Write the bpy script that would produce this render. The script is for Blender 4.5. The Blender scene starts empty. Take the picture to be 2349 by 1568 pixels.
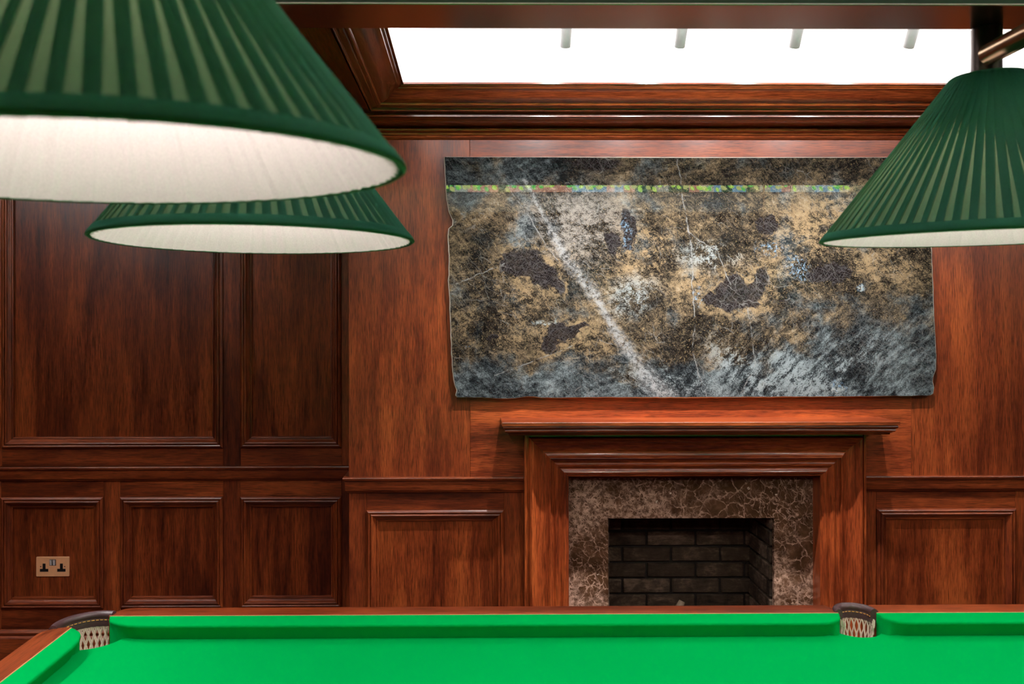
import bpy, bmesh, math, random
from mathutils import Vector, Matrix
random.seed(7)
S = bpy.context.scene
C = S.collection
R = math.radians

# ------------------------------------------------------------------ camera
F_PX, W_PX, H_PX = 1900.0, 2349.0, 1568.0
CAM_Z = 1.57
YAW, ROLL = 0.5, 0.07
cam_d = bpy.data.cameras.new('camera')
cam = bpy.data.objects.new('camera', cam_d); C.objects.link(cam)
cam_d.sensor_fit = 'HORIZONTAL'; cam_d.sensor_width = 36.0
cam_d.lens = F_PX / W_PX * 36.0
cx = 1079.0 + F_PX * math.tan(R(YAW)); cy = 736.0
cam_d.shift_x = (W_PX / 2 - cx) / W_PX
cam_d.shift_y = -(H_PX / 2 - cy) / W_PX
cam_d.clip_start = 0.02
cam.matrix_world = Matrix.Translation((0, 0, CAM_Z)) @ Matrix.Rotation(R(-YAW), 4, 'Z') @ Matrix.Rotation(R(90), 4, 'X') @ Matrix.Rotation(R(-ROLL), 4, 'Z')
cam_d.dof.use_dof = True
cam_d.dof.focus_distance = 2.9
cam_d.dof.aperture_fstop = 6.3
S.camera = cam

# ------------------------------------------------------------------ view and world
S.view_settings.view_transform = 'Standard'
S.view_settings.look = 'None'
S.view_settings.gamma = 1.0
S.view_settings.use_curve_mapping = False
S.view_settings.exposure = 0.0
S.cycles.use_denoising = True
S.cycles.use_adaptive_sampling = True
S.cycles.adaptive_threshold = 0.06
S.cycles.adaptive_min_samples = 16
S.cycles.max_bounces = 6
S.cycles.diffuse_bounces = 3
S.cycles.glossy_bounces = 3
S.cycles.transmission_bounces = 6
S.cycles.caustics_reflective = False
S.cycles.caustics_refractive = False
S.cycles.sample_clamp_indirect = 6.0
w = bpy.data.worlds.new('world'); S.world = w
w.use_nodes = True
w.node_tree.nodes['Background'].inputs[0].default_value = (0.02, 0.016, 0.014, 1)
w.node_tree.nodes['Background'].inputs[1].default_value = 1.0

# light levels (watts)
COVE_W = 7.5        # LED strip in the coffer trough, per metre
COVE2_W = 11.0        # strips in the coffers behind and beside the camera, and the added lantern fill
SPOT_W = 88.0        # each ceiling spotlight aimed at the slab
DOWN_W = 9.0        # each lamp over the table, downward beam
BULB_W = 3.9         # each lamp over the table, glow on its own lining
SPILL_W = 6.0         # wide spill of each spotlight
SIDE_W = 46.0        # downlights beyond the table's ends, and the added soffit fill pair
LED = (1.0, 0.985, 0.97)
WARM = (1.0, 0.90, 0.84)

def light(name, kind, loc, energy, color, parent=None, target=None, **kw):
    d = bpy.data.lights.new(name, kind); d.energy = energy; d.color = color
    for k, v in kw.items(): setattr(d, k, v)
    o = bpy.data.objects.new(name, d); C.objects.link(o)
    o.location = loc
    if target is not None:
        dv = Vector(target) - Vector(loc)
        o.rotation_euler = dv.to_track_quat('-Z', 'Y').to_euler()
    if parent is not None:
        o.parent = parent; o.matrix_parent_inverse = Matrix.Translation(-Vector(parent.location))
    return o

# ------------------------------------------------------------------ node helpers
class NT:
    def __init__(s, name):
        s.m = bpy.data.materials.new(name); s.m.use_nodes = True
        s.t = s.m.node_tree; s.t.nodes.clear()
        s.out = s.t.nodes.new('ShaderNodeOutputMaterial')
    def n(s, typ, **kw):
        nd = s.t.nodes.new(typ)
        for k, v in kw.items(): setattr(nd, k, v)
        return nd
    def put(s, sock, v):
        if v is None: return
        if isinstance(v, (int, float)): sock.default_value = v
        elif isinstance(v, (tuple, list)):
            v = tuple(v)
            if len(v) == 3 and sock.type == 'RGBA': v = v + (1,)
            sock.default_value = v
        else: s.t.links.new(v, sock)
    def math(s, op, a, b=None, c=None, clamp=False):
        nd = s.n('ShaderNodeMath', operation=op, use_clamp=clamp)
        s.put(nd.inputs[0], a); s.put(nd.inputs[1], b); s.put(nd.inputs[2], c)
        return nd.outputs[0]
    def vm(s, op, a, b=None):
        nd = s.n('ShaderNodeVectorMath', operation=op)
        s.put(nd.inputs[0], a)
        if b is not None: s.put(nd.inputs[1], b)
        return nd.outputs['Value'] if op in ('LENGTH', 'DOT_PRODUCT', 'DISTANCE') else nd.outputs[0]
    def pos(s): return s.n('ShaderNodeNewGeometry').outputs['Position']
    def rnd(s): return s.n('ShaderNodeObjectInfo').outputs['Random']
    def noise(s, vec, scale, detail=4, rough=.55, dist=0, out=0):
        nd = s.n('ShaderNodeTexNoise')
        s.put(nd.inputs['Vector'], vec); s.put(nd.inputs['Scale'], scale); s.put(nd.inputs['Detail'], detail)
        s.put(nd.inputs['Roughness'], rough); s.put(nd.inputs['Distortion'], dist)
        return nd.outputs[out]
    def voro(s, vec, scale, feature='F1', rand=1.0, out='Distance'):
        nd = s.n('ShaderNodeTexVoronoi', feature=feature)
        s.put(nd.inputs['Vector'], vec); s.put(nd.inputs['Scale'], scale); s.put(nd.inputs['Randomness'], rand)
        return nd.outputs[out]
    def ramp(s, fac, stops, interp='LINEAR'):
        nd = s.n('ShaderNodeValToRGB'); cr = nd.color_ramp; cr.interpolation = interp
        while len(cr.elements) < len(stops): cr.elements.new(.5)
        for e, (p, c) in zip(cr.elements, stops):
            e.position = p; e.color = (c + (1,)) if len(c) == 3 else c
        s.put(nd.inputs[0], fac)
        return nd.outputs[0]
    def sstep(s, v, lo, hi, a=0.0, b=1.0):
        nd = s.n('ShaderNodeMapRange', interpolation_type='SMOOTHSTEP')
        s.put(nd.inputs[0], v); s.put(nd.inputs[1], lo); s.put(nd.inputs[2], hi); s.put(nd.inputs[3], a); s.put(nd.inputs[4], b)
        return nd.outputs[0]
    def mix(s, f, a, b, blend='MIX'):
        nd = s.n('ShaderNodeMix', data_type='RGBA', blend_type=blend)
        s.put(nd.inputs[0], f); s.put(nd.inputs[6], a); s.put(nd.inputs[7], b)
        return nd.outputs[2]
    def mapping(s, vec, scale=(1, 1, 1), rot=(0, 0, 0), loc=(0, 0, 0)):
        nd = s.n('ShaderNodeMapping')
        s.put(nd.inputs[0], vec); nd.inputs[1].default_value = loc; nd.inputs[2].default_value = rot; nd.inputs[3].default_value = scale
        return nd.outputs[0]
    def rs(s, vec, rot, scale):
        return s.mapping(s.mapping(vec, (1, 1, 1), (0, rot, 0)), scale)
    def bump(s, h, strength=.2, dist=.001):
        nd = s.n('ShaderNodeBump'); s.put(nd.inputs['Height'], h); s.put(nd.inputs['Strength'], strength); s.put(nd.inputs['Distance'], dist)
        return nd.outputs[0]
    def principled(s, color, rough=.5, metal=0, normal=None, spec=.5, coat=0, coat_rough=.1, emis=None, emis_s=0, sheen=0, ior=1.5, aniso=0):
        b = s.n('ShaderNodeBsdfPrincipled')
        s.put(b.inputs['Base Color'], color); s.put(b.inputs['Roughness'], rough); s.put(b.inputs['Metallic'], metal)
        s.put(b.inputs['Specular IOR Level'], spec); s.put(b.inputs['Coat Weight'], coat); s.put(b.inputs['Coat Roughness'], coat_rough)
        s.put(b.inputs['IOR'], ior); s.put(b.inputs['Sheen Weight'], sheen); s.put(b.inputs['Anisotropic'], aniso)
        if normal is not None: s.put(b.inputs['Normal'], normal)
        if emis is not None: s.put(b.inputs['Emission Color'], emis); s.put(b.inputs['Emission Strength'], emis_s)
        s.t.links.new(b.outputs[0], s.out.inputs[0])
        return s.m

def plain(name, color, rough=.5, metal=0, **kw):
    n = NT(name)
    v = n.noise(n.pos(), 60, 3)
    col = n.mix(v, tuple(c * .88 for c in color), tuple(min(1, c * 1.1) for c in color))
    return n.principled(col, rough, metal, **kw)

def wood(name, axis, tone=1.0, rough=.33, contrast=.85, coat=.10, relief=.10):
    """mahogany with the grain along one axis (0 x, 1 y, 2 z)"""
    n = NT(name)
    off = n.vm('SCALE', (13.0, 7.0, 9.0)); nd = off.node; n.put(nd.inputs['Scale'], n.rnd())
    p = n.vm('ADD', n.pos(), off)
    st = [1, 1, 1]; st[axis] = .07
    sl = [1, 1, 1]; sl[axis] = .16
    wob = n.noise(p, 2.2, 2, out=1)
    pw = n.vm('ADD', p, n.vm('MULTIPLY', wob, (.03, .03, .03)))
    broad = n.noise(n.mapping(pw, sl), 7.5, 4, .6, .5)
    stripe = n.noise(n.mapping(pw, st), 34, 3, .6)
    pore = n.noise(n.mapping(p, [1 if i != axis else .045 for i in range(3)]), 330, 2, .6)
    fig = n.noise(n.mapping(p, [1 if i != axis else .3 for i in range(3)]), 120, 3, .7)
    v = n.math('ADD', n.math('MULTIPLY', broad, .62), n.math('MULTIPLY', stripe, .30))
    v = n.math('ADD', v, n.math('MULTIPLY', fig, .14))
    v = n.math('ADD', v, n.math('MULTIPLY', n.math('SUBTRACT', n.rnd(), .5), .09))
    k = .16 * contrast
    t = tone
    col = n.ramp(v, [(.53 - k * 1.15, (.060 * t, .0095 * t, .0029 * t)), (.53 - k * .35, (.150 * t, .0260 * t, .0068 * t)),
                     (.53 + k * .35, (.235 * t, .0455 * t, .0110 * t)), (.53 + k * 1.2, (.36 * t, .078 * t, .018 * t))])
    dk = n.sstep(pore, .36, .56, .50, 1.04)
    col = n.mix(1.0, col, n.n('ShaderNodeCombineColor').outputs[0], 'MULTIPLY')
    cc = col.node.inputs[7].links[0].from_node
    for i in range(3): n.put(cc.inputs[i], dk)
    h = n.math('ADD', n.math('MULTIPLY', pore, .6), n.math('MULTIPLY', fig, .5))
    return n.principled(col, rough, 0, n.bump(h, relief, .0006), spec=.5, coat=coat, coat_rough=.13)

M = {}
for ax, nm in ((0, 'x'), (1, 'y'), (2, 'z')):
    M['wood_' + nm] = wood('mahogany_' + nm, ax, 1.0, .34)
M['wood_panel'] = wood('mahogany_panel', 2, .90, .30, .72)
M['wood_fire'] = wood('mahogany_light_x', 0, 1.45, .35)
M['wood_gloss'] = wood('mahogany_gloss_x', 0, 1.08, .26, .9, .7, .03)
M['wood_shelf'] = wood('mahogany_shelf', 0, 1.3, .28, .9, .5, .03)
M['wood_lintel'] = wood('mahogany_lintel', 0, 1.6, .26, .9, .8, .03)  # tone lightened to stand in for light that misses the lintel
M['wood_gloss_y'] = wood('mahogany_gloss_y', 1, 1.08, .26, .9, .7, .03)
M['wood_gloss_z'] = wood('mahogany_gloss_z', 2, 1.4, .28, .85, .45, .03)
M['wood_fire_z'] = wood('mahogany_light_z', 2, 1.2, .33)
M['wood_rail_x'] = wood('table_rail_x', 0, 1.65, .28, 1.4)
M['wood_rail_y'] = wood('table_rail_y', 1, 1.3, .28, 1.2)
M['wood_bulk'] = wood('mahogany_bulk', 2, .9, .35)
M['plaster'] = plain('white_plaster', (.86, .86, .86), .8)
M['black'] = plain('black_plastic', (.008, .007, .007), .4)
M['soot'] = plain('sooty_mortar', (.020, .015, .012), .95)
M['bronze'] = plain('brushed_bronze', (.85, .42, .21), .42, .2)
M['chrome'] = plain('chrome', (.75, .72, .72), .25, .35)
M['dark_metal'] = plain('dark_bronze_metal', (.055, .038, .034), .34, .9)
M['brass'] = plain('aged_brass', (.50, .34, .22), .26, 1)
M['cord'] = plain('net_cord', (.82, .68, .55), .85)
M['stitch'] = plain('stitch_thread', (.75, .36, .06), .7)
M['spot_white'] = plain('white_enamel', (.80, .80, .83), .4)
M['ash'] = plain('pale_log', (.30, .22, .15), .9)

def cloth(name, col):
    n = NT(name)
    p = n.pos()
    v = n.noise(p, 900, 2)
    b = n.noise(p, 5, 3)
    c = n.mix(n.math('MULTIPLY', v, .5), col, tuple(x * .82 for x in col))
    c = n.mix(n.math('MULTIPLY', b, .25), c, tuple(x * 1.15 for x in col))
    return n.principled(c, .95, 0, n.bump(v, .15, .0004), spec=.0)
M['baize'] = cloth('green_baize', (.0004, .325, .061))

def fabric(name, dif, trn, f):
    n = NT(name)
    p = n.pos()
    weave = n.noise(n.mapping(p, (1, 1, .25)), 700, 2)
    d = n.n('ShaderNodeBsdfDiffuse'); t = n.n('ShaderNodeBsdfTranslucent')
    n.put(d.inputs[0], n.mix(weave, tuple(x * .75 for x in dif), tuple(x * 1.2 for x in dif)))
    n.put(t.inputs[0], n.mix(weave, tuple(x * .8 for x in trn), tuple(min(1, x * 1.1) for x in trn)))
    m = n.n('ShaderNodeMixShader'); m.inputs[0].default_value = f
    n.t.links.new(d.outputs[0], m.inputs[1]); n.t.links.new(t.outputs[0], m.inputs[2])
    g = n.n('ShaderNodeBsdfGlossy'); g.inputs['Roughness'].default_value = .5; n.put(g.inputs[0], (.5, .6, .5))
    m2 = n.n('ShaderNodeMixShader'); m2.inputs[0].default_value = .012
    n.t.links.new(m.outputs[0], m2.inputs[1]); n.t.links.new(g.outputs[0], m2.inputs[2])
    n.t.links.new(m2.outputs[0], n.out.inputs[0])
    return n.m
M['shade_green'] = fabric('green_shade_cloth', (.032, .172, .112), (.36, .51, .31), .5)
M['lining'] = fabric('cream_lining_cloth', (.85, .73, .75), (.70, .62, .55), .34)

def leather():
    n = NT('oxblood_leather')
    p = n.pos()
    h = n.voro(p, 420)
    c = n.mix(n.noise(p, 90, 3), (.050, .022, .024), (.085, .042, .046))
    return n.principled(c, .40, 0, n.bump(h, .25, .0005), spec=.6)
M['leather'] = leather()

def brick_mat():
    n = NT('sooty_brick')
    p = n.vm('ADD', n.pos(), n.vm('SCALE', (5.0, 3.0, 4.0))); n.put(p.node.inputs[1].links[0].from_node.inputs['Scale'], n.rnd())
    a = n.noise(p, 14, 5, .65, .6); b = n.noise(n.mapping(p, (.4, .4, 1.4), (0, .4, 0)), 60, 4, .7)
    v = n.math('ADD', n.math('MULTIPLY', a, .6), n.math('MULTIPLY', b, .4))
    v = n.math('ADD', v, n.math('MULTIPLY', n.math('SUBTRACT', n.rnd(), .5), .16))
    c = n.ramp(v, [(.30, (.018, .012, .009)), (.52, (.068, .044, .029)), (.74, (.23, .155, .108))])
    return n.principled(c, .92, 0, n.bump(v, .9, .006), spec=.2)
M['brick'] = brick_mat()

def emperador():
    n = NT('brown_veined_marble')
    p = n.pos()
    d1 = n.vm('SUBTRACT', n.noise(p, 9, 3, out=1), (.5, .5, .5))
    d2 = n.vm('SUBTRACT', n.noise(p, 34, 3, out=1), (.5, .5, .5))
    q = n.vm('ADD', p, n.vm('ADD', n.vm('MULTIPLY', d1, (.07, .07, .07)), n.vm('MULTIPLY', d2, (.022, .022, .022))))
    dens = n.noise(p, 4.5, 3, .6)
    q = n.vm('ADD', q, n.vm('MULTIPLY', n.vm('SUBTRACT', n.noise(p, 90, 3, out=1), (.5, .5, .5)), (.012, .012, .012)))
    e4 = n.voro(n.rs(q, .6, (1.3, 1, .6)), 85, 'DISTANCE_TO_EDGE')
    e1 = n.voro(q, 17, 'DISTANCE_TO_EDGE'); e2 = n.voro(q, 46, 'DISTANCE_TO_EDGE'); e3 = n.voro(n.rs(q, .7, (1.7, 1, .6)), 30, 'DISTANCE_TO_EDGE')
    v1 = n.sstep(e1, .0, .055, 1, 0)
    v2 = n.math('MULTIPLY', n.sstep(e2, .0, .16, 1, 0), n.sstep(dens, .40, .62))
    v3 = n.math('MULTIPLY', n.sstep(e3, .0, .05, 1, 0), n.sstep(n.noise(p, 7, 2), .40, .6))
    v = n.math('MAXIMUM', n.math('MAXIMUM', n.math('MULTIPLY', v1, .55), n.math('MULTIPLY', v2, .75)), n.math('MULTIPLY', v3, .7))
    v = n.math('MAXIMUM', v, n.math('MULTIPLY', n.math('MULTIPLY', n.sstep(e4, 0, .22, 1, 0), n.sstep(dens, .46, .60)), .6))
    v = n.math('MULTIPLY', v, n.sstep(n.noise(p, 45, 3), .34, .62, .12, 1.0))
    haze = n.math('MULTIPLY', n.sstep(dens, .42, .7), .16)
    base = n.ramp(n.noise(p, 22, 5, .6), [(.3, (.045, .020, .010)), (.55, (.090, .043, .021)), (.8, (.16, .082, .045))])
    c = n.mix(haze, base, (.27, .155, .105))
    c = n.mix(v, c, (.74, .47, .35))
    fl = n.sstep(n.voro(p, 11), .055, .075, 1, 0)
    c = n.mix(n.math('MULTIPLY', fl, n.sstep(n.noise(p, 60, 2), .45, .6)), c, (.60, .48, .38))
    return n.principled(c, .22, 0, spec=.4)
M['marble'] = emperador()

def steel_under():
    n = NT('polished_bronze_plate')
    p = n.pos()
    v = n.noise(n.mapping(p, (.03, 1, 1)), 500, 2)
    return n.principled(n.mix(v, (.40, .335, .30), (.50, .42, .37)), .20, 1.0, n.bump(v, .04, .0003))
M['plate'] = steel_under()
M['beam_green'] = plain('green_enamel', (.002, .022, .006), .6)

def carpet():
    n = NT('dark_red_carpet')
    p = n.pos()
    v = n.noise(p, 700, 2); b = n.noise(p, 12, 4)
    c = n.mix(b, (.035, .010, .010), (.07, .018, .016))
    return n.principled(c, 1, 0, n.bump(v, .6, .003), spec=.05)
M['carpet'] = carpet()

# stone slab: dark iridescent feldspar with gold, blue-grey, white veins and dark inclusions
def slab_mat():
    n = NT('polished_feldspar_slab')
    p0 = n.pos()
    # flatten to the slab plane (x, 0, z)
    p = n.vm('MULTIPLY', p0, (1, 0, 1))
    dis = n.vm('SUBTRACT', n.noise(p, 6, 4, out=1), (.5, .5, .5))
    dis2 = n.vm('SUBTRACT', n.noise(p, 38, 4, out=1), (.5, .5, .5))
    q = n.vm('ADD', p, n.vm('MULTIPLY', dis, (.10, 0, .10)))
    qf = n.vm('ADD', p, n.vm('ADD', n.vm('MULTIPLY', dis, (.045, 0, .045)), n.vm('MULTIPLY', dis2, (.022, 0, .022))))
    # foliation running at a shallow angle
    warp = n.vm('SUBTRACT', n.noise(p, 2.6, 3, .55, out=1), (.5, .5, .5))
    qw = n.vm('ADD', p, n.vm('ADD', n.vm('MULTIPLY', warp, (.13, 0, .13)), n.vm('MULTIPLY', dis2, (.010, 0, .010))))
    fol = n.noise(n.rs(qw, R(14), (.40, 1, 1.25)), 30, 6, .74)
    fol2 = n.noise(n.rs(qw, R(-38), (.40, 1, 1.25)), 40, 5, .76)
    reg = n.noise(qf, 4.2, 4, .6)
    grain = n.noise(p, 190, 5, .85)
    mid = n.noise(qf, 55, 5, .75)
    fol3 = n.noise(n.rs(qw, R(46), (.42, 1, 1.2)), 26, 5, .74)
    s3 = n.n('ShaderNodeSeparateXYZ'); n.put(s3.inputs[0], p)
    m3 = n.math('MULTIPLY', n.sstep(s3.outputs[0], .75, 1.15), n.sstep(s3.outputs[2], 1.50, 1.75, 1, 0))
    fa = n.n('ShaderNodeMix', data_type='FLOAT'); n.put(fa.inputs[0], m3); n.put(fa.inputs[2], n.math('MULTIPLY', n.math('ADD', fol, fol2), .5)); n.put(fa.inputs[3], fol3)
    v = n.math('MULTIPLY', fa.outputs[0], .68)
    v = n.math('ADD', v, n.math('MULTIPLY', mid, .32))
    v = n.math('ADD', v, n.math('MULTIPLY', n.math('SUBTRACT', grain, .5), .50))
    v = n.math('ADD', v, n.math('MULTIPLY', n.math('SUBTRACT', reg, .5), .42))
    v = n.math('ADD', n.math('MULTIPLY', n.math('SUBTRACT', v, .505), 1.45), .5)
    gold = n.ramp(v, [(.30, (.012, .010, .009)), (.44, (.058, .046, .034)), (.52, (.165, .125, .078)), (.62, (.46, .325, .175)), (.80, (.95, .80, .58))])
    grey = n.ramp(v, [(.30, (.012, .014, .016)), (.44, (.055, .064, .066)), (.52, (.155, .180, .178)), (.62, (.36, .42, .41)), (.80, (.80, .88, .86))])
    sx = n.n('ShaderNodeSeparateXYZ'); n.put(sx.inputs[0], p); X, Z = sx.outputs[0], sx.outputs[2]
    # blue-grey share: grows towards the foot of the slab, the upper left corner and by region
    low = n.sstep(Z, 1.27, 1.50, 1, 0)
    rgt = n.math('MULTIPLY', n.sstep(X, .9, 1.7), n.sstep(Z, 1.45, 1.75, 1, 0))
    ul = n.math('MULTIPLY', n.sstep(X, .1, .7, 1, 0), n.sstep(Z, 1.95, 2.2))
    gsh = n.math('ADD', n.math('MULTIPLY', low, .22), n.math('ADD', n.math('MULTIPLY', rgt, .16), n.math('MULTIPLY', ul, .2)))
    gm = n.sstep(n.math('ADD', n.noise(qf, 6.5, 5, .62), gsh), .50, .68)
    c = n.mix(gm, gold, grey)
    fleck = n.math('MULTIPLY', n.sstep(n.noise(qf, 120, 4, .8), .56, .64), n.math('SUBTRACT', 1.0, gm))
    c = n.mix(n.math('MULTIPLY', fleck, .75), c, (.78, .54, .26))
    haze = n.math('MULTIPLY', n.sstep(n.vm('LENGTH', n.mapping(n.mapping(qf, (1, 1, 1), (0, 0, 0), (-.42, 0, -1.97)), (3.6, 0, 4.2))), .3, 1.1, 1, 0), n.sstep(v, .42, .6))
    c = n.mix(n.math('MULTIPLY', haze, .6), c, (.66, .62, .56))
    # darker regions
    dm = n.sstep(n.noise(n.rs(qw, R(20), (.6, 1, 1.3)), 11, 5, .66), .55, .68)
    c = n.mix(n.math('MULTIPLY', dm, .72), c, (.026, .027, .027))
    topd = n.math('MULTIPLY', n.sstep(Z, 2.02, 2.18), .45)
    c = n.mix(n.math('MULTIPLY', topd, n.sstep(fol, .35, .6, 1, .2)), c, (.032, .033, .033))
    dis3 = n.vm('SUBTRACT', n.voro(p, 26, out='Color'), (.5, .5, .5))
    dis4 = n.vm('SUBTRACT', n.noise(p, 13, 3, .6, out=1), (.5, .5, .5))
    qb = n.vm('ADD', p, n.vm('ADD', n.vm('MULTIPLY', dis3, (.020, 0, .020)), n.vm('ADD', n.vm('MULTIPLY', dis4, (.055, 0, .055)), n.vm('MULTIPLY', dis2, (.014, 0, .014)))))
    def blob(x, z, rx, rz, ang, edge=.10):
        m = n.mapping(qb, (1, 1, 1), (0, 0, 0), (-x, 0, -z))
        m = n.mapping(m, (1, 1, 1), (0, ang, 0))
        m = n.mapping(m, (1 / rx, 0, 1 / rz))
        return n.sstep(n.vm('LENGTH', m), 1 - edge, 1 + edge, 1, 0)
    def union(l):
        o = l[0]
        for b in l[1:]: o = n.math('MAXIMUM', o, b)
        return o
    # gold halos around the inclusions, warm patches
    halo = union([blob(.26, 1.72, .20, .10, .3, .5), blob(.40, 1.49, .20, .08, -.2, .5), blob(1.08, 1.70, .24, .13, 0, .5),
                  blob(1.40, 1.92, .22, .16, .5, .7), blob(1.72, 1.80, .24, .09, .1, .6), blob(.12, 1.55, .17, .09, 0, .6), blob(.70, 1.84, .13, .11, .7, .6)])
    c = n.mix(n.math('MULTIPLY', halo, n.math('MULTIPLY', n.sstep(n.math('ADD', v, n.math('MULTIPLY', n.math('SUBTRACT', n.noise(qf, 18, 4, .7), .5), .5)), .48, .62), .8)), c, (.66, .45, .23))
    pale = union([blob(1.12, 1.36, .20, .055, -.7, .7), blob(1.34, 1.35, .16, .06, -.5, .7), blob(.78, 1.33, .16, .05, -.15, .7), blob(.98, 1.83, .12, .05, 0, .7), blob(1.55, 1.40, .13, .07, .5, .7), blob(.66, 1.67, .09, .07, .4, .7)])
    c = n.mix(n.math('MULTIPLY', pale, n.math('MULTIPLY', n.sstep(n.math('ADD', v, n.math('MULTIPLY', n.math('SUBTRACT', n.noise(qf, 18, 4, .7), .5), .5)), .48, .60), .8)), c, (.66, .74, .72))
    # dark scratched inclusions
    spots_ = [(.205, 1.805, .085, .056, .15), (.285, 1.765, .095, .050, -.62), (.345, 1.720, .045, .030, -.5), (.365, 1.525, .060, .040, .15), (.43, 1.545, .045, .020, .3), (.318, 1.468, .042, .030, .4), (1.06, 1.68, .070, .066, .5), (1.155, 1.70, .042, .085, -.55), (1.00, 1.655, .065, .026, -.2)]
    ring = union([blob(a_, b_, c_ * 1.15 + .022, d_ * 1.15 + .022, e_, .45) for a_, b_, c_, d_, e_ in spots_])
    c = n.mix(n.math('MULTIPLY', ring, n.sstep(n.noise(qf, 24, 5, .8), .46, .60, .0, .8)), c, (.74, .52, .27))
    dark = union([blob(*t_) for t_ in spots_] + [blob(1.20, 1.955, .040, .045, -.3), blob(1.46, 1.765, .085, .045, .15), blob(.64, 1.94, .030, .085, .1), blob(.575, 1.88, .03, .05, 0), blob(.09, 1.50, .024, .011, 0), blob(.52, 2.20, .10, .03, 0, .4)])
    scr = n.math('MAXIMUM', n.sstep(n.voro(n.rs(qf, .9, (.30, 1, 2.0)), 60, 'DISTANCE_TO_EDGE'), 0, .07, 1, 0),
                 n.sstep(n.voro(n.rs(qf, -.5, (.30, 1, 2.0)), 55, 'DISTANCE_TO_EDGE'), 0, .07, 1, 0))
    dc = n.mix(n.math('MULTIPLY', scr, .42), n.ramp(grain, [(.35, (.014, .011, .011)), (.65, (.046, .036, .035))]), (.26, .23, .22))
    c = n.mix(n.math('MULTIPLY', dark, .95), c, dc)
    # white veins along polylines
    def seg(a, b, w0, vec):
        ax, az = a; bx, bz = b
        dx, dz = bx - ax, bz - az; L2 = dx * dx + dz * dz
        rel = n.vm('SUBTRACT', vec, (ax, 0, az))
        t = n.math('DIVIDE', n.vm('DOT_PRODUCT', rel, (dx, 0, dz)), L2, clamp=True)
        foot = n.vm('SCALE', (dx, 0, dz)); n.put(foot.node.inputs['Scale'], t)
        d = n.vm('LENGTH', n.vm('SUBTRACT', rel, foot))
        return n.math('DIVIDE', d, w0)
    qv = n.vm('ADD', p, n.vm('MULTIPLY', dis2, (.016, 0, .016)))
    main = [(.22, 2.14), (.33, 1.93), (.40, 1.80), (.505, 1.67), (.575, 1.545), (.70, 1.36), (.80, 1.25)]
    wd = [.008, .018, .024, .014, .022, .034]
    vd = None
    for i in range(6):
        s_ = seg(main[i], main[i + 1], wd[i], qv); vd = s_ if vd is None else n.math('MINIMUM', vd, s_)
    vein = n.sstep(n.math('ADD', vd, n.math('MULTIPLY', n.math('SUBTRACT', n.noise(qf, 40, 4, .7), .5), 2.2)), .0, 1.7, 1, 0)
    vein = n.math('MULTIPLY', vein, n.sstep(n.noise(p, 60, 4, .7), .32, .58))
    c = n.mix(n.math('MULTIPLY', n.math('MULTIPLY', vein, n.sstep(v, .36, .56, .25, 1.0)), .85), c, (.80, .79, .74))
    thin = None
    qt = n.vm('ADD', qv, n.vm('MULTIPLY', dis, (.05, 0, .02)))
    for pl in ([(.86, 2.06), (.895, 1.86), (.905, 1.66), (.905, 1.45), (.955, 1.25)], [(.84, 2.22), (.88, 1.93), (1.0, 1.85), (1.06, 1.70)], [(1.12, 1.62), (1.16, 1.40), (1.10, 1.28)], [(.1, 2.2), (.25, 1.98), (.36, 1.80)], [(-.06, 1.72), (.14, 1.80)], [(.1, 1.35), (.42, 1.47)]):
        for a, b in zip(pl[:-1], pl[1:]):
            s_ = seg(a, b, .0024, qt); thin = s_ if thin is None else n.math('MINIMUM', thin, s_)
    c = n.mix(n.math('MULTIPLY', n.math('MULTIPLY', n.sstep(thin, .2, 1.5, 1, 0), .75), n.sstep(n.noise(p, 26, 4, .7), .38, .58)), c, (.62, .60, .55))
    # hairline crystal cracks
    hair = n.sstep(n.voro(n.rs(qf, -.9, (.35, 1, 1.5)), 24, 'DISTANCE_TO_EDGE'), 0, .022, 1, 0)
    hair = n.math('MULTIPLY', hair, n.sstep(n.noise(p, 5, 2), .45, .6))
    needle = n.math('MULTIPLY', scr, n.math('MULTIPLY', blob(1.70, 1.46, .24, .13, -.3, .7), .6))
    hair = n.math('MAXIMUM', hair, needle)
    c = n.mix(n.math('MULTIPLY', hair, .5), c, (.55, .52, .46))
    # blue flashes
    fl = union([blob(1.33, 1.78, .035, .05, .6, .5), blob(1.22, 1.86, .05, .03, 0, .6), blob(1.583, 1.698, .020, .016, .2, .3), blob(.92, 1.66, .02, .03, 0, .6), blob(1.49, 1.305, .035, .018, -.3, .3), blob(.63, 1.93, .02, .06, .1, .6), blob(-.02, 1.46, .012, .006, 0, .4)])
    c = n.mix(n.math('MULTIPLY', n.math('MULTIPLY', fl, n.sstep(n.noise(qf, 75, 4, .8), .50, .60)), .8), c, (.46, .70, .90))
    wflash = union([blob(1.583, 1.698, .016, .012, .2, .3), blob(1.485, 1.295, .026, .012, -.3, .3), blob(.305, 1.567, .05, .010, -.05, .4)])
    c = n.mix(n.math('MULTIPLY', n.math('MULTIPLY', wflash, n.sstep(n.noise(qf, 90, 3, .7), .42, .56)), .85), c, (.80, .86, .78))
    c = n.mix(1.0, c, (.34, .345, .37), 'MULTIPLY')
    return n.principled(c, .012, 0, spec=.5, ior=1.5)
M['slab'] = slab_mat()
M['slab_edge'] = plain('pale_broken_edge', (.62, .55, .47), .8)

# ------------------------------------------------------------------ mesh helpers
def link(name, me, mat, parent=None, angle=None):
    if mat is not None: me.materials.append(mat)
    if angle is not None:
        me.polygons.foreach_set('use_smooth', [True] * len(me.polygons))
        me.set_sharp_from_angle(angle=R(angle))
    me.update()
    o = bpy.data.objects.new(name, me); C.objects.link(o)
    if parent is not None: adopt(o, parent)
    return o

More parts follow.
